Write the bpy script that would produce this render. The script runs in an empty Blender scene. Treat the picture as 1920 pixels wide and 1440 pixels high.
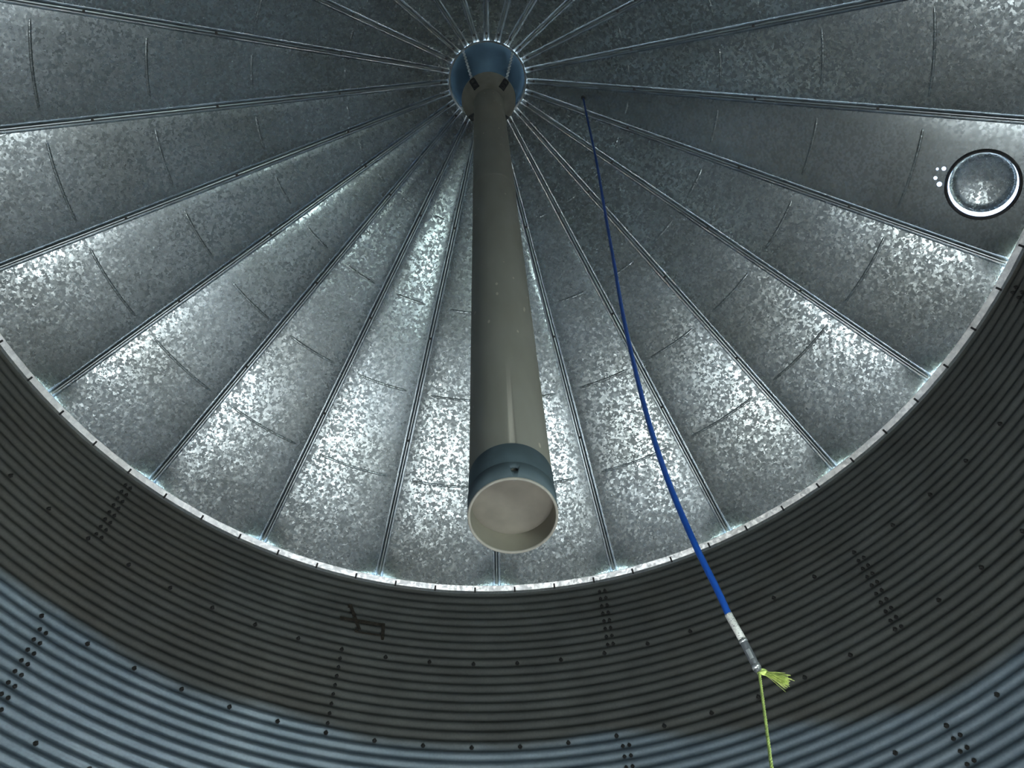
import bpy, bmesh, math, random
from mathutils import Vector, Matrix

# ------------------------------------------------------------------ constants
R = 4.4                      # bin radius
EAVE = 9.213                 # height of the eave above the bin floor
SLOPE = 0.48996              # roof pitch (rise / run)
NP = 24                      # roof panels
PHASE = math.radians(0.804)  # azimuth of the rib straight ahead (azimuth runs from +Y towards +X)
PITCH = 0.10148              # wall corrugation pitch
TIER = 9 * PITCH             # height of one ring of wall sheets
WALL_TOP = EAVE - 0.0115 * R
HUB_R = 0.352
rad = math.radians
random.seed(7)
sc = bpy.context.scene
col = sc.collection

# ------------------------------------------------------------------ camera
cam_d = bpy.data.cameras.new('camera')
cam = bpy.data.objects.new('camera', cam_d)
col.objects.link(cam)
cam_d.sensor_width = 36.0
cam_d.lens = 34.051
cam_d.clip_start = 0.02
right, up, fwd = (0.9998, -0.003976, -0.019604), (0.005679, -0.88329, 0.468793), (0.01918, 0.46881, 0.883091)
cam.matrix_world = Matrix((
    (right[0], up[0], -fwd[0], 0.03895),
    (right[1], up[1], -fwd[1], -1.74094),
    (right[2], up[2], -fwd[2], EAVE - 7.31648),
    (0, 0, 0, 1)))
sc.camera = cam

# ------------------------------------------------------------------ sky, sun, exposure
DOOR_AZ = rad(141.6)           # the open door lies behind the camera, to its right
SUN_ELEV = rad(26.6)
world = bpy.data.worlds.new('world')
sc.world = world
world.use_nodes = True
wn = world.node_tree
wn.nodes.clear()
sky = wn.nodes.new('ShaderNodeTexSky')
sky.sky_type = 'NISHITA'
sky.sun_disc = False
sky.sun_elevation = SUN_ELEV
sky.sun_rotation = DOOR_AZ
bg = wn.nodes.new('ShaderNodeBackground')
bg.inputs['Strength'].default_value = 0.75
wo = wn.nodes.new('ShaderNodeOutputWorld')
wn.links.new(sky.outputs[0], bg.inputs[0])
wn.links.new(bg.outputs[0], wo.inputs[0])

sun_d = bpy.data.lights.new('sun', 'SUN')
sun_d.energy = 36.0
sun_d.angle = rad(0.53)
sun_d.color = (0.90, 0.96, 1.0)
sun = bpy.data.objects.new('sun', sun_d)
col.objects.link(sun)
sun.location = (30 * math.sin(DOOR_AZ), 30 * math.cos(DOOR_AZ), 15)
sun.rotation_euler = (math.pi / 2 - SUN_ELEV, 0, math.pi - DOOR_AZ)     # shines in through the open door

portal_d = bpy.data.lights.new('door_portal', 'AREA')   # guides sky sampling through the doorway, adds no light
portal_d.shape = 'RECTANGLE'
portal_d.size = 1.5
portal_d.size_y = 0.92
portal_d.cycles.is_portal = True
portal = bpy.data.objects.new('door_portal', portal_d)
col.objects.link(portal)
portal.location = ((R + 0.02) * math.sin(DOOR_AZ), (R + 0.02) * math.cos(DOOR_AZ), 1.95)
portal.rotation_euler = (math.pi / 2, 0, math.pi - DOOR_AZ)

sc.view_settings.view_transform = 'Standard'
sc.view_settings.look = 'None'
sc.view_settings.gamma = 1.0
sc.view_settings.use_curve_mapping = False
sc.view_settings.exposure = 2.5
sc.cycles.max_bounces = 6
sc.cycles.diffuse_bounces = 4
sc.cycles.glossy_bounces = 4
sc.cycles.use_guiding = True
sc.cycles.adaptive_threshold = 0.05
sc.cycles.sample_clamp_indirect = 6.0

# ------------------------------------------------------------------ materials
def new_mat(name):
    m = bpy.data.materials.new(name)
    m.use_nodes = True
    nt = m.node_tree
    b = nt.nodes['Principled BSDF']
    return m, nt, b


def nd(nt, t, **kw):
    n = nt.nodes.new(t)
    for k, v in kw.items():
        setattr(n, k, v)
    return n


def ramp(nt, src, stops):
    r = nd(nt, 'ShaderNodeValToRGB')
    cr = r.color_ramp
    while len(cr.elements) < len(stops):
        cr.elements.new(0.5)
    for e, (p, c) in zip(cr.elements, stops):
        e.position = p
        e.color = c if len(c) == 4 else (*c, 1)
    nt.links.new(src, r.inputs[0])
    return r.outputs[0]


def noise(nt, vec, scale, detail=3, rough=0.5):
    n = nd(nt, 'ShaderNodeTexNoise')
    n.inputs['Scale'].default_value = scale
    n.inputs['Detail'].default_value = detail
    n.inputs['Roughness'].default_value = rough
    if vec is not None:
        nt.links.new(vec, n.inputs['Vector'])
    return n


def mixc(nt, fac, a, b, mode='MIX'):
    n = nd(nt, 'ShaderNodeMix', data_type='RGBA', blend_type=mode)
    for s, v in ((0, fac), (6, a), (7, b)):
        if hasattr(v, 'links'):
            nt.links.new(v, n.inputs[s])
        else:
            n.inputs[s].default_value = v if s == 0 else ((*v, 1) if len(v) == 3 else v)
    return n.outputs[2]


def plain(name, color, rough=0.5, metal=0.0, var=0.15, scale=8.0, bump=0.0):
    m, nt, b = new_mat(name)
    tc = nd(nt, 'ShaderNodeTexCoord').outputs['Object']
    n = noise(nt, tc, scale, 4)
    c0 = tuple(max(0, c * (1 - var)) for c in color)
    c1 = tuple(min(1, c * (1 + var)) for c in color)
    nt.links.new(ramp(nt, n.outputs[0], [(0.3, c0), (0.7, c1)]), b.inputs['Base Color'])
    b.inputs['Roughness'].default_value = rough
    b.inputs['Metallic'].default_value = metal
    if bump:
        bp = nd(nt, 'ShaderNodeBump')
        bp.inputs['Strength'].default_value = bump
        bp.inputs['Distance'].default_value = 0.01
        nt.links.new(n.outputs[0], bp.inputs['Height'])
        nt.links.new(bp.outputs[0], b.inputs['Normal'])
    return m


def galvanized(name, light, dark, r0, r1, tilt, cell, metal=0.9, seed_by_object=True):
    """zinc spangle: small crystals, each with its own tone, gloss and tilt"""
    m, nt, b = new_mat(name)
    L = nt.links.new
    tc = nd(nt, 'ShaderNodeTexCoord').outputs['Object']
    if seed_by_object:
        oi = nd(nt, 'ShaderNodeObjectInfo')
        mul = nd(nt, 'ShaderNodeMath', operation='MULTIPLY')
        mul.inputs[1].default_value = 37.0
        L(oi.outputs['Random'], mul.inputs[0])
        ad = nd(nt, 'ShaderNodeVectorMath', operation='ADD')
        L(tc, ad.inputs[0])
        L(mul.outputs[0], ad.inputs[1])
        tc = ad.outputs[0]
    # warp the crystals a little so that they look ragged
    w = noise(nt, tc, 55.0, 2)
    sub = nd(nt, 'ShaderNodeVectorMath', operation='SUBTRACT')
    sub.inputs[1].default_value = (0.5, 0.5, 0.5)
    L(w.outputs['Color'], sub.inputs[0])
    scl = nd(nt, 'ShaderNodeVectorMath', operation='SCALE')
    scl.inputs['Scale'].default_value = 0.045
    L(sub.outputs[0], scl.inputs[0])
    ad2 = nd(nt, 'ShaderNodeVectorMath', operation='ADD')
    L(tc, ad2.inputs[0])
    L(scl.outputs[0], ad2.inputs[1])
    v = nd(nt, 'ShaderNodeTexVoronoi', feature='F1')
    v.inputs['Scale'].default_value = 1.0 / cell
    L(ad2.outputs[0], v.inputs['Vector'])
    rnd = nd(nt, 'ShaderNodeSeparateColor')
    L(v.outputs['Color'], rnd.inputs[0])
    big = noise(nt, tc, 1.1, 3)
    tone = ramp(nt, rnd.outputs[0], [(0.25, dark), (0.75, light)])
    dirt = ramp(nt, big.outputs[0], [(0.35, (0.80, 0.79, 0.76)), (0.65, (1, 1, 1))])
    base = mixc(nt, 1.0, tone, dirt, 'MULTIPLY')
    L(base, b.inputs['Base Color'])
    mr = nd(nt, 'ShaderNodeMapRange', interpolation_type='SMOOTHSTEP')   # dull and glossy crystals
    mr.inputs['From Min'].default_value = 0.32
    mr.inputs['From Max'].default_value = 0.68
    mr.inputs['To Min'].default_value = r1
    mr.inputs['To Max'].default_value = r0
    L(rnd.outputs[0], mr.inputs['Value'])
    L(mr.outputs[0], b.inputs['Roughness'])
    b.inputs['Metallic'].default_value = metal
    s2 = nd(nt, 'ShaderNodeVectorMath', operation='SUBTRACT')
    s2.inputs[1].default_value = (0.5, 0.5, 0.5)
    L(v.outputs['Color'], s2.inputs[0])
    s3 = nd(nt, 'ShaderNodeVectorMath', operation='SCALE')
    s3.inputs['Scale'].default_value = tilt
    L(s2.outputs[0], s3.inputs[0])
    ge = nd(nt, 'ShaderNodeNewGeometry')
    a3 = nd(nt, 'ShaderNodeVectorMath', operation='ADD')
    L(ge.outputs['Normal'], a3.inputs[0])
    L(s3.outputs[0], a3.inputs[1])
    nn = nd(nt, 'ShaderNodeVectorMath', operation='NORMALIZE')
    L(a3.outputs[0], nn.inputs[0])
    L(nn.outputs[0], b.inputs['Normal'])
    return m


M = {}
M['roof'] = galvanized('galvanized_roof', (0.445, 0.505, 0.535), (0.265, 0.305, 0.33), 0.235, 0.39, 0.06, 0.020, 0.74)
M['roof_smooth'] = galvanized('smooth_zinc_roof', (0.32, 0.365, 0.39), (0.285, 0.325, 0.35), 0.25, 0.30, 0.02, 0.020, 0.70)
M['rib'] = plain('galvanized_rib', (0.46, 0.50, 0.52), 0.27, 0.9, 0.10, 14)
M['zinc_bright'] = galvanized('bright_zinc', (0.90, 0.92, 0.95), (0.78, 0.80, 0.84), 0.34, 0.42, 0.05, 0.02, 0.8, False)
M['dark_steel'] = plain('dark_steel', (0.05, 0.05, 0.055), 0.55, 0.4, 0.3, 30)
M['bolt'] = plain('grey_bolt', (0.10, 0.10, 0.10), 0.6, 0.5, 0.2, 40)
M['rust'] = plain('rusty_steel', (0.095, 0.082, 0.066), 0.75, 0.3, 0.4, 30)
M['zinc_chain'] = plain('zinc_chain', (0.72, 0.74, 0.77), 0.35, 0.8, 0.15, 40)
M['cap'] = plain('sky_tinted_cap', (0.09, 0.15, 0.22), 0.30, 0.8, 0.15, 6)  # blue of the reflected sky is put into the lid's base colour
M['funnel'] = plain('dusty_funnel', (0.30, 0.28, 0.24), 0.8, 0.15, 0.15, 9)
M['lining'] = plain('dusty_pipe_lining', (0.30, 0.28, 0.235), 0.85, 0.0, 0.10, 7, 0.15)
M['baffle'] = plain('dusty_baffle', (0.215, 0.20, 0.17), 0.9, 0.0, 0.14, 12, 0.2)
M['rim'] = plain('worn_pipe_rim', (0.33, 0.315, 0.28), 0.7, 0.0, 0.12, 25)
M['sleeve'] = plain('blue_grey_sleeve', (0.12, 0.165, 0.195), 0.7, 0.1, 0.12, 14)
M['cable'] = plain('blue_cable_jacket', (0.012, 0.10, 0.52), 0.42, 0.0, 0.06, 10)
M['clear'] = plain('smoky_shrink_tube', (0.13, 0.14, 0.155), 0.25, 0.0, 0.2, 30)
M['clamp'] = plain('silver_clamp', (0.62, 0.64, 0.66), 0.3, 0.7, 0.1, 40)
M['rope'] = plain('yellow_green_rope', (0.72, 0.88, 0.27), 0.7, 0.0, 0.15, 60)
M['fray'] = plain('yellow_green_fibre', (0.76, 0.94, 0.29), 0.7, 0.0, 0.2, 80)
M['floor'] = plain('dusty_floor', (0.56, 0.55, 0.52), 0.9, 0.0, 0.10, 2)
M['ground'] = plain('dry_ground', (0.46, 0.50, 0.36), 0.95, 0.0, 0.2, 0.5)
M['door'] = plain('door_frame_zinc', (0.5, 0.53, 0.55), 0.5, 0.8, 0.1, 6)


def wall_material():
    """corrugated wall sheets: brown dust above the old grain line, scoured bluish zinc below it"""
    m, nt, b = new_mat('corrugated_wall_zinc')
    L = nt.links.new
    geo = nd(nt, 'ShaderNodeNewGeometry')
    pos = geo.outputs['Position']
    sep = nd(nt, 'ShaderNodeSeparateXYZ')
    L(pos, sep.inputs[0])
    n1 = noise(nt, pos, 0.55, 3)
    n2 = noise(nt, pos, 3.0, 4)
    n3 = noise(nt, pos, 60.0, 2)
    # height of the scoured line, waved slowly round the wall
    add = nd(nt, 'ShaderNodeMath', operation='MULTIPLY_ADD')
    L(n1.outputs[0], add.inputs[0])
    add.inputs[1].default_value = -0.55
    L(sep.outputs[2], add.inputs[2])
    side = nd(nt, 'ShaderNodeMapRange', interpolation_type='SMOOTHSTEP')
    side.inputs['From Min'].default_value = 0.6
    side.inputs['From Max'].default_value = 3.4
    side.inputs['To Max'].default_value = 0.75
    L(sep.outputs[0], side.inputs['Value'])
    add2 = nd(nt, 'ShaderNodeMath', operation='ADD')
    L(add.outputs[0], add2.inputs[0])
    L(side.outputs[0], add2.inputs[1])
    add = add2
    mr = nd(nt, 'ShaderNodeMapRange', interpolation_type='SMOOTHSTEP')
    mr.inputs['From Min'].default_value = EAVE - 0.43 * R - 0.30
    mr.inputs['From Max'].default_value = EAVE - 0.43 * R - 0.12
    L(add.outputs[0], mr.inputs['Value'])
    dusty = ramp(nt, n2.outputs[0], [(0.3, (0.165, 0.170, 0.163)), (0.7, (0.222, 0.230, 0.222))])
    clean = ramp(nt, n2.outputs[0], [(0.3, (0.26, 0.33, 0.395)), (0.7, (0.37, 0.45, 0.52))])
    brown = ramp(nt, n1.outputs[0], [(0.45, (0, 0, 0)), (0.68, (0.55, 0.55, 0.55))])
    dusty = mixc(nt, brown, dusty, (0.195, 0.175, 0.145))
    c = mixc(nt, mr.outputs[0], clean, dusty)
    grain = ramp(nt, n3.outputs[0], [(0.3, (0.86, 0.86, 0.86)), (0.7, (1.0, 1.0, 1.0))])
    c = mixc(nt, 1.0, c, grain, 'MULTIPLY')
    L(c, b.inputs['Base Color'])
    r2 = nd(nt, 'ShaderNodeMapRange')
    r2.inputs['To Min'].default_value = 0.48
    r2.inputs['To Max'].default_value = 0.62
    L(mr.outputs[0], r2.inputs['Value'])
    L(r2.outputs[0], b.inputs['Roughness'])
    b.inputs['Metallic'].default_value = 0.45
    return m


M['wall'] = wall_material()


def pipe_material():
    """weathered grey-brown paint with small pale chips running down the tube"""
    m, nt, b = new_mat('weathered_pipe_paint')
    L = nt.links.new
    tc = nd(nt, 'ShaderNodeTexCoord').outputs['Object']
    mp = nd(nt, 'ShaderNodeMapping')
    mp.inputs['Scale'].default_value = (55, 55, 19)
    L(tc, mp.inputs[0])
    v = nd(nt, 'ShaderNodeTexVoronoi', feature='F1')
    v.inputs['Scale'].default_value = 1.0
    L(mp.outputs[0], v.inputs['Vector'])
    mp2 = nd(nt, 'ShaderNodeMapping')
    mp2.inputs['Scale'].default_value = (9, 9, 2.0)
    L(tc, mp2.inputs[0])
    st = noise(nt, mp2.outputs[0], 1.0, 3)
    paint = ramp(nt, st.outputs[0], [(0.3, (0.355, 0.335, 0.29)), (0.7, (0.41, 0.39, 0.345))])
    sepc = nd(nt, 'ShaderNodeSeparateColor')
    L(v.outputs['Color'], sepc.inputs[0])
    th = nd(nt, 'ShaderNodeMath', operation='GREATER_THAN')
    th.inputs[1].default_value = 0.972
    L(sepc.outputs[0], th.inputs[0])
    nr = nd(nt, 'ShaderNodeMath', operation='LESS_THAN')
    nr.inputs[1].default_value = 0.30
    L(v.outputs['Distance'], nr.inputs[0])
    mu = nd(nt, 'ShaderNodeMath', operation='MULTIPLY')
    L(th.outputs[0], mu.inputs[0])
    L(nr.outputs[0], mu.inputs[1])
    L(mixc(nt, mu.outputs[0], paint, (0.62, 0.58, 0.50)), b.inputs['Base Color'])
    b.inputs['Roughness'].default_value = 0.9
    b.inputs['Specular IOR Level'].default_value = 0.15
    b.inputs['Metallic'].default_value = 0.0
    return m


M['pipe'] = pipe_material()


def label_material():
    m, nt, b = new_mat('printed_white_label')
    L = nt.links.new
    tc = nd(nt, 'ShaderNodeTexCoord').outputs['Generated']
    mp = nd(nt, 'ShaderNodeMapping')
    mp.inputs['Scale'].default_value = (9, 9, 40)
    L(tc, mp.inputs[0])
    n = noise(nt, mp.outputs[0], 1.0, 1)
    L(ramp(nt, n.outputs[0], [(0.36, (0.25, 0.26, 0.27)), (0.42, (0.72, 0.73, 0.71))]), b.inputs['Base Color'])
    b.inputs['Roughness'].default_value = 0.45
    return m


M['label'] = label_material()

# ------------------------------------------------------------------ mesh helpers
def mesh(name, verts, faces, smooth=False):
    me = bpy.data.meshes.new(name)
    me.from_pydata(verts, [], faces)
    me.update()
    if smooth:
        me.polygons.foreach_set('use_smooth', [True] * len(me.polygons))
    return me


def link(name, me, mat=None, parent=None, loc=None, rot=None):
    o = bpy.data.objects.new(name, me)
    col.objects.link(o)
    if me is not None and mat is not None and not me.materials:
        me.materials.append(mat)
    if parent:
        o.parent = parent
    if loc is not None:
        o.location = loc
    if rot is not None:
        o.rotation_euler = rot
    return o


def tag(o, label=None, cat=None, group=None, kind=None):
    if label:
        o['label'] = label
    if cat:
        o['category'] = cat
    if group:
        o['group'] = group
    if kind:
        o['kind'] = kind
    return o


def lathe(name, prof, n=48, smooth=True, closed=False):
    """revolve (r, z) pairs about Z"""
    vs, fs = [], []
    k = len(prof)
    for i in range(n):
        a = 2 * math.pi * i / n
        for r, z in prof:
            vs.append((r * math.cos(a), r * math.sin(a), z))
    for i in range(n):
        j = (i + 1) % n
        for q in range(k if closed else k - 1):
            q2 = (q + 1) % k
            fs.append((i * k + q, j * k + q, j * k + q2, i * k + q2))
    return mesh(name, vs, fs, smooth)


def box_geo(cx, cy, cz, sx, sy, sz, mat=None):
    v = [Vector((cx + dx * sx / 2, cy + dy * sy / 2, cz + dz * sz / 2))
         for dx in (-1, 1) for dy in (-1, 1) for dz in (-1, 1)]
    if mat is not None:
        v = [mat @ p for p in v]
    f = [(0, 1, 3, 2), (4, 6, 7, 5), (0, 4, 5, 1), (2, 3, 7, 6), (0, 2, 6, 4), (1, 5, 7, 3)]
    return [tuple(p) for p in v], f


class Geo:
    def __init__(self):
        self.v, self.f = [], []

    def add(self, v, f):
        b = len(self.v)
        self.v += v
        self.f += [tuple(i + b for i in q) for q in f]
        return self

    def mesh(self, name, smooth=False):
        return mesh(name, self.v, self.f, smooth)


def tube(points, radius, n=8, caps=True, radii=None):
    """swept tube through points, parallel-transport frame"""
    pts = [Vector(p) for p in points]
    vs, fs = [], []
    t0 = (pts[1] - pts[0]).normalized()
    ref = Vector((1, 0, 0)) if abs(t0.x) < 0.9 else Vector((0, 1, 0))
    u = t0.cross(ref).normalized()
    for i, p in enumerate(pts):
        t = (pts[min(i + 1, len(pts) - 1)] - pts[max(i - 1, 0)]).normalized()
        u = (u - t * u.dot(t)).normalized()
        w = t.cross(u)
        rr = radii[i] if radii else radius
        for q in range(n):
            a = 2 * math.pi * q / n
            vs.append(tuple(p + (u * math.cos(a) + w * math.sin(a)) * rr))
    for i in range(len(pts) - 1):
        for q in range(n):
            r = (q + 1) % n
            fs.append((i * n + q, i * n + r, (i + 1) * n + r, (i + 1) * n + q))
    if caps:
        fs.append(tuple(reversed(range(n))))
        fs.append(tuple((len(pts) - 1) * n + q for q in range(n)))
    return vs, fs


def catmull(pts, sub=6):
    P = [Vector(p) for p in pts]
    out = []
    for i in range(len(P) - 1):
        p0, p1, p2, p3 = P[max(i - 1, 0)], P[i], P[i + 1], P[min(i + 2, len(P) - 1)]
        for s in range(sub):
            t = s / sub
            out.append(0.5 * ((2 * p1) + (p2 - p0) * t + (2 * p0 - 5 * p1 + 4 * p2 - p3) * t * t
                              + (3 * p1 - p0 - 3 * p2 + p3) * t ** 3))
    out.append(P[-1])
    return out


def polar(r, az, z):
    return (r * math.sin(az), r * math.cos(az), z)


def rz(az):
    """z rotation that carries local +Y to azimuth az"""
    return -az


def roof_z(r):
    return EAVE + SLOPE * (R - r)


# ------------------------------------------------------------------ ground and floor
tag(link('ground', lathe('ground', [(R + 0.01, -0.02), (60, -0.05)], 64, False), M['ground']), kind='structure')
tag(link('floor', lathe('floor', [(0.0, 0.0), (R + 0.05, 0.0), (R + 0.05, -0.15)], 96, False), M['floor']), kind='structure')

# ------------------------------------------------------------------ corrugated wall of ring sheets
wall = tag(link('wall_surround', None), kind='structure')
DARK_Z = -0.0472 * R          # a line (relative to the eave) where the sheet leans upwards


def sheet_mesh(name, span, rows_per=10, overlap=rad(1.1)):
    cols = max(8, int(math.degrees(span) / 2.4))
    n_rows = 9 * rows_per + rows_per // 2
    vs, fs = [], []
    for i in range(n_rows + 1):
        zz = -i * PITCH / rows_per
        zrel = zz + (WALL_TOP - EAVE)
        off = 0.0155 * math.sin(2 * math.pi * (zrel - DARK_Z) / PITCH)
        lap = 0.0025 if i <= 9 * rows_per else 0.0055
        for j in range(cols + 1):
            u = j / cols
            a = u * (span + overlap)
            rr = R + off + lap - 0.003 * u
            vs.append((rr * math.sin(a), rr * math.cos(a), zz))
    for i in range(n_rows):
        for j in range(cols):
            a = i * (cols + 1) + j
            fs.append((a, a + 1, a + cols + 2, a + cols + 1))
    return mesh(name, vs, fs, True)


sheet = sheet_mesh('wall_sheet', rad(60))
DOOR_HALF = rad(10.0)
sheet_low = sheet_mesh('wall_sheet_low', (2 * math.pi - 2 * DOOR_HALF) / 6, 10, 0.0)
N_TIERS = 10
for t in range(N_TIERS):
    z = WALL_TOP - t * TIER
    for k in range(6):
        if t < 7:
            a0 = rad((13.2 if t % 2 == 0 else -17.3) + 60 * k)
            link('wall_sheet', sheet, M['wall'], wall, (0, 0, z), (0, 0, rz(a0)))
        else:
            a0 = DOOR_AZ + DOOR_HALF + k * (2 * math.pi - 2 * DOOR_HALF) / 6
            link('wall_sheet', sheet_low, M['wall'], wall, (0, 0, z), (0, 0, rz(a0)))


def bolt_geo(az, zrel, size=0.014, h=0.022):
    """hexagonal bolt end sticking inwards out of the wall"""
    base = R - 0.002
    c = Vector(polar(base, az, EAVE + zrel))
    n = Vector((-math.sin(az), -math.cos(az), 0))
    t = Vector((math.cos(az), -math.sin(az), 0))
    up_ = Vector((0, 0, 1))
    vs = []
    for rr, d in ((size * 1.25, -0.006), (size * 1.25, 0.006), (size * 0.75, 0.007), (size * 0.6, h)):
        for q in range(6):
            a = q * math.pi / 3
            vs.append(tuple(c + n * d + t * (rr * math.cos(a)) + up_ * (rr * math.sin(a))))
    fs = []
    for l in range(3):
        for q in range(6):
            r = (q + 1) % 6
            fs.append((l * 6 + q, l * 6 + r, (l + 1) * 6 + r, (l + 1) * 6 + q))
    fs.append(tuple(18 + q for q in range(6)))
    return vs, fs


bg_ = Geo()
for t in range(1, 7):
    zrow = -0.2225 * R - (t - 1) * TIER
    for k in range(72):
        bg_.add(*bolt_geo(rad(-1.95 + 5 * k), zrow))
for t in range(0, 6):
    for k in range(6):
        a0 = rad((13.2 if t % 2 == 0 else -17.3) + 60 * k)
        for q in range(9):
            zz = DARK_Z + 0.33 * PITCH - t * TIER - q * PITCH
            if t == 0 and q == 8:
                continue
            for da in (0.35, 1.0):
                if t % 2 == 1 and da == 1.0 and k % 2 == 0:
                    continue
                bg_.add(*bolt_geo(a0 + rad(da), zz, 0.012, 0.018))
tag(link('bolt_rows', bg_.mesh('bolt_rows'), M['bolt'], wall), kind='stuff')

# ------------------------------------------------------------------ eave ring; dark boxes stand in for its shadowed slots
eave = link('trim_1', lathe('eave_ring', [(0.9875 * R, EAVE + 0.0022 * R), (0.9875 * R, EAVE + 0.0014 * R),
                                          (0.9970 * R, EAVE - 0.0050 * R), (1.0000 * R, EAVE - 0.0118 * R),
                                          (1.004 * R, EAVE - 0.0118 * R)], 144, False), M['zinc_bright'])
tag(eave, kind='structure')
slot_v, slot_f = box_geo(0, 0, 0, 0.016, 0.050, 0.016)
slot_box = mesh('eave_slot_shade', slot_v, slot_f)
for k in range(72):
    a = rad(-1.95 + 5 * k)
    link('eave_slot_shade', slot_box, M['dark_steel'], eave, polar(R * 0.9945, a, EAVE - 0.0045 * R), (rad(-42), 0, rz(a)))

# ------------------------------------------------------------------ roof: panels with pressed beads, channel ribs between
roof = tag(link('ceiling', None, loc=(0, 0, 0)), kind='structure')
HALF = math.pi / NP


def rib_hw(r):
    return 0.025 + 0.011 * min(1.0, r / (0.5 * R))


def panel_z(r, u):
    prof = 1 - u ** 2
    sag = 0.0187 * (r / R) * prof
    inner = max(0.0, min(1.0, (r - 0.5) / 0.6)) * max(0.0, min(1.0, (0.975 * R - r) / 0.35))
    extra = 0.0042 * inner * (1 - abs(u) ** 7)
    lift = 0.028 * max(0.0, (abs(u) - 0.62) / 0.38) ** 1.5 * max(0.0, min(1.0, (r - 0.955 * R) / (0.03 * R)))   # springs up beside the ribs at the eave
    return EAVE + SLOPE * (R - r) - sag - extra + lift


def panel_mesh(name, nu=20, nr=46):
    vs, fs = [], []
    r0, r1 = HUB_R + 0.004, 1.004 * R
    for i in range(nr + 1):
        r = r0 + (r1 - r0) * i / nr
        for j in range(nu + 1):
            u = -1 + 2 * j / nu
            u = math.sin(u * math.pi / 2) * 0.5 + u * 0.5
            a = u * (HALF - rib_hw(r) / r)
            x, y, _ = polar(r, a, 0)
            vs.append((x, y, panel_z(r, u)))
    for i in range(nr):
        for j in range(nu):
            a = i * (nu + 1) + j
            fs.append((a, a + 1, a + nu + 2, a + nu + 1))
    return mesh(name, vs, fs, True)


pm = panel_mesh('roof_panel')


def bead_mesh(r):
    """pressed stiffening bead: a low half-round ridge with tapered ends, hanging below the sheet"""
    half = r * HALF - rib_hw(r) - 0.075
    n, m = 14, 6
    vs, fs = [], []
    for i in range(n + 1):
        x = -half + 2 * half * i / n
        s = min(1.0, (half - abs(x)) / 0.05 + 0.12)
        a = x / r
        u = x / (r * HALF - rib_hw(r))
        zc = panel_z(r, max(-1, min(1, u)))
        for j in range(m + 1):
            th = math.pi * j / m
            dr = -0.011 * math.cos(th) * (0.4 + 0.6 * s)
            dz = -0.006 * math.sin(th) * s + 0.0012
            px, py, _ = polar(r + dr, a, 0)
            vs.append((px, py, zc - SLOPE * dr + dz))
    for i in range(n):
        for j in range(m):
            a = i * (m + 1) + j
            fs.append((a, a + m + 1, a + m + 2, a + 1))
    return mesh('stiffening_bead', vs, fs, True)


bead_meshes = [bead_mesh(f * R) for f in (0.286, 0.4537, 0.6245, 0.794)]

# the hatch panel: same sheet with the round opening and four small holes cut through
HATCH_AZ = PHASE + 5 * 2 * HALF + HALF
HATCH_R = 0.905 * R
HATCH_RAD = 0.262
slope_ang = math.atan(SLOPE)


def apply_bool(me, cutters):
    o = bpy.data.objects.new('cut_tmp', me.copy())
    col.objects.link(o)
    tmp = [o]
    for cme, mtx in cutters:
        c = bpy.data.objects.new('cutter_tmp', cme)
        col.objects.link(c)
        c.matrix_world = mtx
        tmp.append(c)
        md = o.modifiers.new('b', 'BOOLEAN')
        md.operation = 'DIFFERENCE'
        md.solver = 'EXACT'
        md.object = c
    bpy.context.view_layer.update()
    dg = bpy.context.evaluated_depsgraph_get()
    out = bpy.data.meshes.new_from_object(o.evaluated_get(dg))
    for t in tmp:
        bpy.data.objects.remove(t)
    return out


def cyl_mesh(r, h, n=40):
    vs, fs = [], []
    for z in (-h, h):
        for q in range(n):
            a = 2 * math.pi * q / n
            vs.append((r * math.cos(a), r * math.sin(a), z))
    fs = [(q, (q + 1) % n, n + (q + 1) % n, n + q) for q in range(n)]
    fs += [tuple(reversed(range(n))), tuple(n + q for q in range(n))]
    return mesh('cutter', vs, fs)


def on_roof(r, daz):
    """matrix at a roof point in panel-local space (panel centre line along +Y), local Z normal to the sheet, upwards"""
    u = daz / (HALF - rib_hw(r) / r)
    p = Vector(polar(r, daz, panel_z(r, max(-1, min(1, u)))))
    return Matrix.Translation(p) @ Matrix.Rotation(-daz, 4, 'Z') @ Matrix.Rotation(-slope_ang, 4, 'X')


holes = [(0.831, 0.72, 0.010), (0.8405, 0.92, 0.016), (0.8325, -0.42, 0.014), (0.8415, -1.05, 0.019)]
cutters = [(cyl_mesh(HATCH_RAD, 0.2, 56), on_roof(HATCH_R, 0.0))]
for fr, da, hr in holes:
    cutters.append((cyl_mesh(hr, 0.1, 12), on_roof(fr * R, rad(da))))
pm_hatch = apply_bool(pm, cutters)
pm_hatch.name = 'roof_panel_with_hatch'

for k in range(NP):
    mid = PHASE + HALF + k * 2 * HALF
    is_hatch = k == 5
    p = link('roof_panel', pm_hatch if is_hatch else pm, M['roof_smooth'] if is_hatch else M['roof'], roof, rot=(0, 0, rz(mid)))
    if is_hatch:
        p['label'] = 'roof panel with the round hatch opening'
    for bm_ in bead_meshes:
        link('stiffening_bead', bm_, M['roof'], p)

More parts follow.
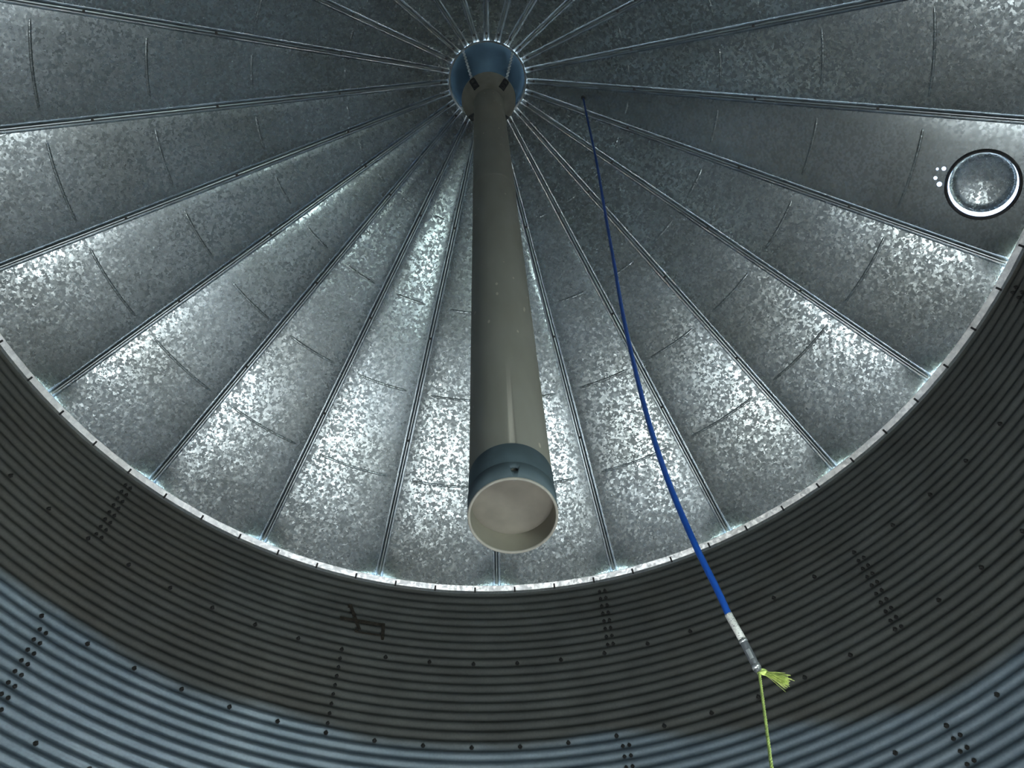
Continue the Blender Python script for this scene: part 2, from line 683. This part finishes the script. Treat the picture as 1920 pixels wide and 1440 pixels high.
# channel rib, pressed upwards between the panels, open at both ends
def rib_mesh():
    vs, fs = [], []
    n = 40
    r0, r1 = HUB_R + 0.004, 1.004 * R
    for i in range(n + 1):
        r = r0 + (r1 - r0) * i / n
        hw = rib_hw(r)
        zb = EAVE + SLOPE * (R - r)
        h = hw * 2.2 * min(1.0, 0.27 + max(0.0, r - r0) / 0.16)
        # two deep folds with a rounded crown between them
        half = [(1.0, -0.001), (0.99, h), (0.52, h), (0.48, h * 0.25), (0.35, h * 0.06), (0.17, -h * 0.02)]
        prof = [(-q * hw, dz) for q, dz in half] + [(q * hw, dz) for q, dz in reversed(half)]
        for x, dz in prof:
            vs.append((x, r, zb + dz))
    m = 12
    for i in range(n):
        for j in range(m - 1):
            a = i * m + j
            fs.append((a, a + 1, a + m + 1, a + m))
    return mesh('rib', vs, fs, True)


rm = rib_mesh()
bolt_me = lathe('bolt', [(0.0, -0.016), (0.006, -0.016), (0.0065, -0.006), (0.012, -0.005), (0.012, 0.002)], 8, False)
for k in range(NP):
    a = PHASE + k * 2 * HALF
    r_ = link('rib', rm, M['rib'], roof, rot=(0, 0, rz(a)))
    for fr in (0.098, 0.298, 0.517, 0.720):
        link('bolt', bolt_me, M['bolt'], r_, (0, fr * R, roof_z(fr * R) + 0.004), (-slope_ang, 0, 0))

# ------------------------------------------------------------------ peak collar and lid
ring_z = roof_z(HUB_R)
collar = link('trim_2', lathe('peak_collar', [(HUB_R + 0.013, ring_z - 0.013 * SLOPE - 0.0035), (HUB_R, ring_z - 0.006), (HUB_R - 0.005, ring_z - 0.006),
                                              (HUB_R - 0.005, ring_z + 0.20), (HUB_R - 0.001, ring_z + 0.20),
                                              (HUB_R - 0.001, ring_z - 0.002)], 72, True), M['rib'])
tag(collar, kind='structure')
lid = tag(link('peak_cover', None, loc=(0, 0, ring_z + 0.225)), 'dark conical lid, tinted with painted sky reflection, closing the round opening at the roof peak', 'lid')
link('lid_cone', lathe('lid_cone', [(0.0, 0.16), (0.15, 0.12), (0.30, 0.045), (0.41, -0.01), (0.415, -0.035), (0.405, -0.035),
                                    (0.40, -0.015), (0.30, 0.035), (0.15, 0.11), (0.0, 0.15)], 64), M['cap'], lid)
for k in range(4):
    a = rad(20 + 90 * k)
    v, f = box_geo(0, 0, 0, 0.03, 0.006, 0.10)
    link('lid_stay', mesh('lid_stay', v, f), M['dark_steel'], lid, polar(HUB_R + 0.006, a, -0.045), (0, 0, rz(a)))

# ------------------------------------------------------------------ hanging fill spout
AX = Vector((-0.01277, 0.02223, 0.99967)).normalized()
SP_BASE = Vector((0.0928, -0.1109, EAVE - 5.054))
SP_LEN = 6.20
PR = 0.127
quat = Vector((0, 0, 1)).rotation_difference(AX)
spout = tag(link('fill_spout', None, loc=SP_BASE), 'long grey-brown steel pipe hanging from the roof peak, open at the bottom', 'pipe')
spout.rotation_euler = quat.to_euler()


def ring_prof(ri, ro, z0, z1):
    return [(ro, z0), (ro, z1), (ri, z1), (ri, z0)]


pipe_me = lathe('pipe', [(PR, 0.0015 + 0.0001 * i if i == 0 else SP_LEN * i / 8) for i in range(9)], 64)
hole_dir = Vector((SP_BASE.x - 0.039, SP_BASE.y + 1.741, 0)).normalized() * -1
hole_az = math.atan2(hole_dir.y, hole_dir.x) + rad(4)
mh = Matrix.Translation((PR * math.cos(hole_az), PR * math.sin(hole_az), 0.047)) @ Matrix.Rotation(hole_az, 4, 'Z') @ Matrix.Rotation(math.pi / 2, 4, 'Y')
hole_cut = cyl_mesh(0.011, 0.03, 14)
link('pipe', apply_bool(pipe_me, [(hole_cut, mh)]), M['pipe'], spout)
link('lining', apply_bool(lathe('lining', [(PR - 0.004, 0.001), (PR - 0.004, 1.0), (PR - 0.004, 3.0), (PR - 0.004, SP_LEN)], 64), [(hole_cut.copy(), mh)]), M['lining'], spout)
link('coated_band', lathe('coated_band', [(PR + 0.0004, 0.085), (PR + 0.0012, 0.088), (PR + 0.0012, 0.197), (PR + 0.0003, 0.199)], 64), M['sleeve'], spout)
link('end_sleeve', apply_bool(lathe('end_sleeve', [(PR + 0.0005, 0.004), (PR + 0.0035, 0.004), (PR + 0.0035, 0.087), (PR + 0.0005, 0.090)], 64), [(hole_cut.copy(), mh)]), M['sleeve'], spout)
rimp = [(PR + 0.0037, 0.004), (PR + 0.0030, 0.0), (PR, -0.0015), (PR - 0.0042, 0.0), (PR - 0.0045, 0.005)]
link('rim', lathe('rim', rimp, 64), M['rim'], spout)
link('baffle', lathe('baffle', [(0.0, 0.080), (0.06, 0.0805), (PR - 0.020, 0.082), (PR - 0.004, 0.088)], 48), M['baffle'], spout)
link('joint_band', lathe('joint_band', [(PR + 0.0003, 3.33), (PR + 0.002, 3.335), (PR + 0.002, 3.40), (PR + 0.0003, 3.405)], 64), M['pipe'], spout)
FUN_Z0, FUN_Z1 = SP_LEN - 0.004, SP_LEN + 0.15
link('funnel', lathe('funnel', [(PR + 0.002, FUN_Z0 - 0.06), (PR + 0.003, FUN_Z0), (0.230, FUN_Z1), (0.236, FUN_Z1 + 0.012), (0.231, FUN_Z1 + 0.014),
                                (0.225, FUN_Z1 + 0.004), (PR - 0.003, FUN_Z0 + 0.004)], 64), M['funnel'], spout)
CH_AZ = [-140, 137, 44, -46]
fun_slope = math.atan2(FUN_Z1 - FUN_Z0, 0.230 - PR)
for a_deg in CH_AZ:
    a = rad(a_deg)
    g = Geo()
    g.add(*box_geo(0, 0.0, 0.004, 0.058, 0.115, 0.008))
    g.add(*box_geo(0, 0.066, -0.012, 0.050, 0.008, 0.040))
    rr, zz = 0.187, FUN_Z0 + (0.187 - PR) / (0.230 - PR) * (FUN_Z1 - FUN_Z0)
    out = Matrix.Translation(polar(rr, a, zz)) @ Matrix.Rotation(-a, 4, 'Z') @ Matrix.Rotation(fun_slope, 4, 'X') @ Matrix.Rotation(math.pi, 4, 'Y')
    lug = link('lug', g.mesh('lug'), M['dark_steel'], spout)
    lug.matrix_local = out
    for s in (-0.025, 0.03):
        link('bolt', bolt_me, M['zinc_chain'], lug, (0, s, 0.010), (math.pi, 0, 0))

# ------------------------------------------------------------------ chains
def link_mesh(l=0.046, w=0.030, t=0.0042):
    pts = []
    for i in range(14):
        a = 2 * math.pi * i / 14
        x, z = math.cos(a) * (w / 2 - t), math.sin(a) * (w / 2 - t)
        z += math.copysign((l - w) / 2, math.sin(a)) if abs(math.sin(a)) > 1e-6 else 0
        pts.append(Vector((x, 0, z)))
    vs, fs = [], []
    n, m = len(pts), 5
    for i, p in enumerate(pts):
        tdir = (pts[(i + 1) % n] - pts[i - 1]).normalized()
        u = Vector((0, 1, 0))
        w_ = tdir.cross(u)
        for q in range(m):
            a = 2 * math.pi * q / m
            vs.append(tuple(p + (u * math.cos(a) + w_ * math.sin(a)) * t))
    for i in range(n):
        for q in range(m):
            fs.append((i * m + q, ((i + 1) % n) * m + q, ((i + 1) % n) * m + (q + 1) % m, i * m + (q + 1) % m))
    return mesh('link', vs, fs, True)


lk = link_mesh()
rot3 = quat.to_matrix()
chain_labels = ['zinc chain left of the spout, near side of the roof peak opening',
                'zinc chain right of the spout, near side of the roof peak opening',
                'zinc chain right of the spout, hidden behind it on the far side',
                'zinc chain left of the spout, far side of the roof peak opening']
for a_deg, lab in zip(CH_AZ, chain_labels):
    a = rad(a_deg)
    bot = SP_BASE + rot3 @ Vector(polar(0.228, a, FUN_Z1 + 0.042))
    top = Vector(polar(HUB_R - 0.012, a, ring_z - 0.005))
    d = top - bot
    ch = tag(link('hanging_chain', None, loc=bot), lab, 'chain', 'chains holding up the spout')
    q = Vector((0, 0, 1)).rotation_difference(d.normalized())
    n = int(d.length / 0.0365)
    for i in range(n + 1):
        l_ = link('link', lk, M['zinc_chain'], ch)
        l_.matrix_local = (q.to_matrix().to_4x4() @ Matrix.Translation((0, 0, d.length * i / n))
                           @ Matrix.Rotation((math.pi / 2) * (i % 2) + a, 4, 'Z'))

# ------------------------------------------------------------------ round roof hatch
hm = Matrix.Rotation(rz(HATCH_AZ), 4, 'Z') @ on_roof(HATCH_R, 0.0)
hatch = tag(link('roof_hatch', None), 'round roof hatch lid ringed by daylight near the eave', 'hatch')
hatch.matrix_world = hm
link('gasket', lathe('hatch_gasket', [(HATCH_RAD + 0.022, -0.003), (HATCH_RAD + 0.020, -0.018), (HATCH_RAD + 0.008, -0.026), (HATCH_RAD - 0.004, -0.020),
                                      (HATCH_RAD - 0.006, 0.004)], 64), M['dark_steel'], hatch)
link('collar', lathe('hatch_collar', [(HATCH_RAD - 0.004, -0.010), (HATCH_RAD - 0.002, 0.035), (HATCH_RAD + 0.004, 0.037), (HATCH_RAD + 0.003, 0.0)], 64), M['zinc_bright'], hatch)
link('lid', lathe('hatch_lid', [(0.0, 0.105), (0.18, 0.101), (0.225, 0.090), (0.244, 0.068), (0.247, 0.050), (0.243, 0.050),
                                (0.239, 0.066), (0.222, 0.084), (0.18, 0.095), (0.0, 0.099)], 64), M['roof'], hatch, (0.010, -0.005, 0))
v, f = box_geo(0.40, -0.03, 0.26, 0.006, 1.0, 0.40)  # plate added outside, out of view, to keep sun off hatch and holes
link('sun_blocker', mesh('sun_blocker', v, f), M['dark_steel'], hatch)

# ------------------------------------------------------------------ blue cable pulled aside by a rope
cable_pts = [(0.873, 0.096, 1.715), (0.8, 0.038, 0.293), (0.748, 0.003, -0.784), (0.675, -0.028, -2.065), (0.631, -0.054, -2.848),
             (0.582, -0.101, -3.615), (0.549, -0.155, -4.229), (0.534, -0.186, -4.661), (0.538, -0.196, -5.006), (0.561, -0.190, -5.284),
             (0.592, -0.163, -5.44), (0.607, -0.145, -5.513)]
cable_pts = [Vector((x, y, z + EAVE)) for x, y, z in cable_pts]
CR = 0.0085
origin = cable_pts[-1]
cab = tag(link('sensor_cable', None, loc=origin), 'long blue cable hanging from the roof beside the pipe', 'cable')
inv = Matrix.Translation(-origin)


def rel(pts):
    return [Vector(p) - origin for p in pts]


smooth_pts = catmull(cable_pts, 8)
v, f = tube(rel(smooth_pts), CR, 12)
link('jacket', mesh('jacket', v, f, True), M['cable'], cab)
tail = [Vector((0.607, -0.145, EAVE - 5.513)), Vector((0.630, -0.120, EAVE - 5.570)), Vector((0.656, -0.086, EAVE - 5.643))]
v, f = tube(rel([tail[0] + (tail[0] - tail[1]) * 0.04, tail[0], tail[0].lerp(tail[1], 0.5), tail[1]]), CR * 1.10, 12)
link('label_sleeve', mesh('label_sleeve', v, f, True), M['label'], cab)
tp = [tail[1], tail[1].lerp(tail[2], 0.06), tail[1].lerp(tail[2], 0.5), tail[1].lerp(tail[2], 0.93), tail[2]]
v, f = tube(rel(tp), CR, 12, True, [CR * 1.05, CR * 1.18, CR * 1.18, CR * 1.15, CR * 0.75])
tb = link('shrink_tube', mesh('shrink_tube', v, f, True), M['clear'], cab)
for a_, b_ in ((0.02, 0.10), (0.78, 0.90)):
    v, f = tube(rel([tail[1].lerp(tail[2], a_), tail[1].lerp(tail[2], b_)]), CR * 1.26, 12)
    link('clamp', mesh('clamp', v, f, True), M['clamp'], tb)
# printed tag showing inside the smoky tube, on the side that faces down into the bin
g = Geo()
tdir = (tail[2] - tail[1]).normalized()
side = Vector((-0.3, -0.75, -0.55))
side = (side - tdir * side.dot(tdir)).normalized()
acr = tdir.cross(side)
c0, c1 = tail[1].lerp(tail[2], 0.34), tail[1].lerp(tail[2], 0.62)
vv = []
for s in (0, 1):
    for q in (-1, -0.33, 0.33, 1):
        an = q * 0.5
        vv.append(tuple((c0 if s == 0 else c1) - origin + (side * math.cos(an) + acr * math.sin(an)) * CR * 1.21))
g.add(vv, [(0, 1, 5, 4), (1, 2, 6, 5), (2, 3, 7, 6)])
link('tag_strip', g.mesh('tag_strip'), M['clamp'], tb)
hk = cable_pts[0]
hkm = lathe('hanger_eye', [(0.0, 0.012), (0.02, 0.010), (0.02, -0.004), (0.011, -0.006), (0.011, -0.05), (0.0, -0.052)], 12)
link('hanger_eye', hkm, M['dark_steel'], cab, hk - origin + Vector((0, 0, 0.004)))

# rope
ra = Vector((0.6565, -0.0855, EAVE - 5.6445))
rb = Vector((0.5908, -0.1574, EAVE - 5.9768))
dirr = (rb - ra)
rc = ra + dirr * ((ra.z - 0.012) / (ra.z - rb.z))
rope = tag(link('pull_rope', None, loc=(rc.x, rc.y, 0.0)), 'thin yellow-green rope tied to the lower end of the blue cable', 'rope')
ro = Vector((rc.x, rc.y, 0.0))
g = Geo()
axis = dirr.normalized()
u0 = axis.cross(Vector((1, 0, 0))).normalized()
w0 = axis.cross(u0)
length = (rc - ra).length
for s in range(3):
    pts = []
    steps = 420
    for i in range(steps + 1):
        t = i / steps
        an = 2 * math.pi * (t * length / 0.030) / 1.0 + s * 2 * math.pi / 3
        pts.append(ra + axis * (t * length) + (u0 * math.cos(an) + w0 * math.sin(an)) * 0.0019 - ro)
    g.add(*tube(pts, 0.0023, 5))
link('strand', g.mesh('strand', True), M['rope'], rope)
# loose end coiled on the floor
pts = []
for i in range(90):
    t = i / 89
    an = t * 9
    rr = 0.10 + 0.05 * t
    pts.append(Vector((rr * math.cos(an) - 0.10, rr * math.sin(an), 0.008 + 0.006 * (i % 30) / 30)))
v, f = tube(pts, 0.004, 6)
link('coil', mesh('coil', v, f, True), M['rope'], rope)
# knot
g = Geo()
for s in range(3):
    pts = []
    for i in range(17):
        an = 2 * math.pi * i / 16
        c = ra + Vector((0.006, -0.002, 0.0)) - ro
        e1 = Vector((1, 0.2 * s - 0.2, 0.1)).normalized()
        e2 = Vector((-0.1, 0.75 - 0.4 * s, 0.65)).normalized()
        pts.append(c + (e1 * math.cos(an) * 0.0085 + e2 * math.sin(an) * 0.007) + Vector((0.002 * s, 0, 0)))
    g.add(*tube(pts, 0.0032, 6))
link('knot', g.mesh('knot', True), M['rope'], rope)
# frayed tuft of loose fibres
g = Geo()
k0 = ra + Vector((0.010, -0.002, -0.001)) - ro
out_dir = Vector((0.0505, -0.030, -0.060))
e1 = out_dir.cross(Vector((0, 1, 0))).normalized()
e2 = out_dir.cross(e1).normalized()
# in the picture plane the tuft runs to the right and slightly down
tip = Vector((0.7085, -0.1040, EAVE - 5.692)) - ro
main = tip - k0
for i in range(110):
    a1, a2 = random.gauss(0, 1), random.gauss(0, 1)
    sp = 0.0075
    end = k0 + main * random.uniform(0.82, 1.04) + e1 * a1 * sp + e2 * a2 * sp
    midp = k0 + main * 0.5 + e1 * a1 * sp * 0.55 + e2 * a2 * sp * 0.55 + Vector((0, 0, 0.002))
    g.add(*tube([k0 + e1 * a1 * 0.0012 + e2 * a2 * 0.0012, k0.lerp(midp, 0.5) + e1 * a1 * 0.0008, midp, end], 0.0006, 4, False,
                [0.0009, 0.0009, 0.0008, 0.0005]))
for i in range(9):
    end = k0 + main * random.uniform(0.4, 0.95) + Vector((random.uniform(-0.01, 0.012), random.uniform(-0.015, 0.015), random.uniform(-0.03, -0.012)))
    g.add(*tube([k0, k0.lerp(end, 0.5) + Vector((0.004, 0, 0.004)), end], 0.0003, 3, False))
tag(link('frayed_end', g.mesh('frayed_end', True), M['fray'], rope), kind='stuff')

# ------------------------------------------------------------------ bent rusty bracket on the wall below the eave
def wall_pt(az_deg, zf, inset=0.028):
    return Vector(polar(R - inset, rad(az_deg), EAVE + zf * R))


b0 = wall_pt(-15, -0.145)
br = tag(link('bent_bracket', None, loc=b0), 'small bent rusty bracket bolted to the wall under the eave', 'bracket')


def strap(name, a, b, w, t=0.006):
    d = b - a
    n = Vector((-a.x, -a.y, 0)).normalized()
    x = d.normalized()
    y = n.cross(x).normalized()
    n2 = x.cross(y)
    vs = []
    for p in (a, b):
        for sy in (-1, 1):
            for sz in (-1, 1):
                vs.append(tuple(p + y * sy * w / 2 + n2 * sz * t / 2 - b0))
    fs = [(0, 1, 3, 2), (4, 6, 7, 5), (0, 4, 5, 1), (2, 3, 7, 6), (0, 2, 6, 4), (1, 5, 7, 3)]
    return link(name, mesh(name, vs, fs), M['rust'], br)


strap('arm', wall_pt(-17.9, -0.143), wall_pt(-12.7, -0.140), 0.035)
strap('drop_arm', wall_pt(-12.75, -0.135), wall_pt(-12.6, -0.176), 0.030)
strap('brace', wall_pt(-17.0, -0.098), wall_pt(-15.4, -0.165), 0.030)
strap('foot', wall_pt(-15.8, -0.172, 0.026), wall_pt(-12.9, -0.170, 0.026), 0.016)
for a_, z_ in ((-17.1, -0.10), (-12.6, -0.172), (-15.8, -0.168)):
    v, f = bolt_geo(rad(a_), z_ * R, 0.014, 0.034)
    v = [tuple(Vector(p) - b0) for p in v]
    link('bolt', mesh('bolt', v, f), M['rust'], br)

# ------------------------------------------------------------------ open door behind the camera
door = tag(link('door_1', None, loc=polar(R, DOOR_AZ, 0), rot=(0, 0, rz(DOOR_AZ))), kind='structure')
dw = R * math.sin(DOOR_HALF)
dyo = -R * (1 - math.cos(DOOR_HALF))
DT = WALL_TOP - 7 * TIER
SILL, HEAD = 1.50, 2.40
for s_ in (-1, 1):
    v, f = box_geo(s_ * (dw - 0.02), dyo, DT / 2, 0.10, 0.14, DT)
    link('door_post', mesh('door_post', v, f), M['door'], door)
v, f = box_geo(0, dyo * 0.5, (HEAD + DT + 0.07) / 2, 2 * dw + 0.1, 0.20, DT + 0.07 - HEAD)
link('door_header', mesh('door_header', v, f), M['door'], door)
v, f = box_geo(0, dyo * 0.5, SILL / 2, 2 * dw + 0.1, 0.20, SILL)
link('door_sill', mesh('door_sill', v, f), M['door'], door)
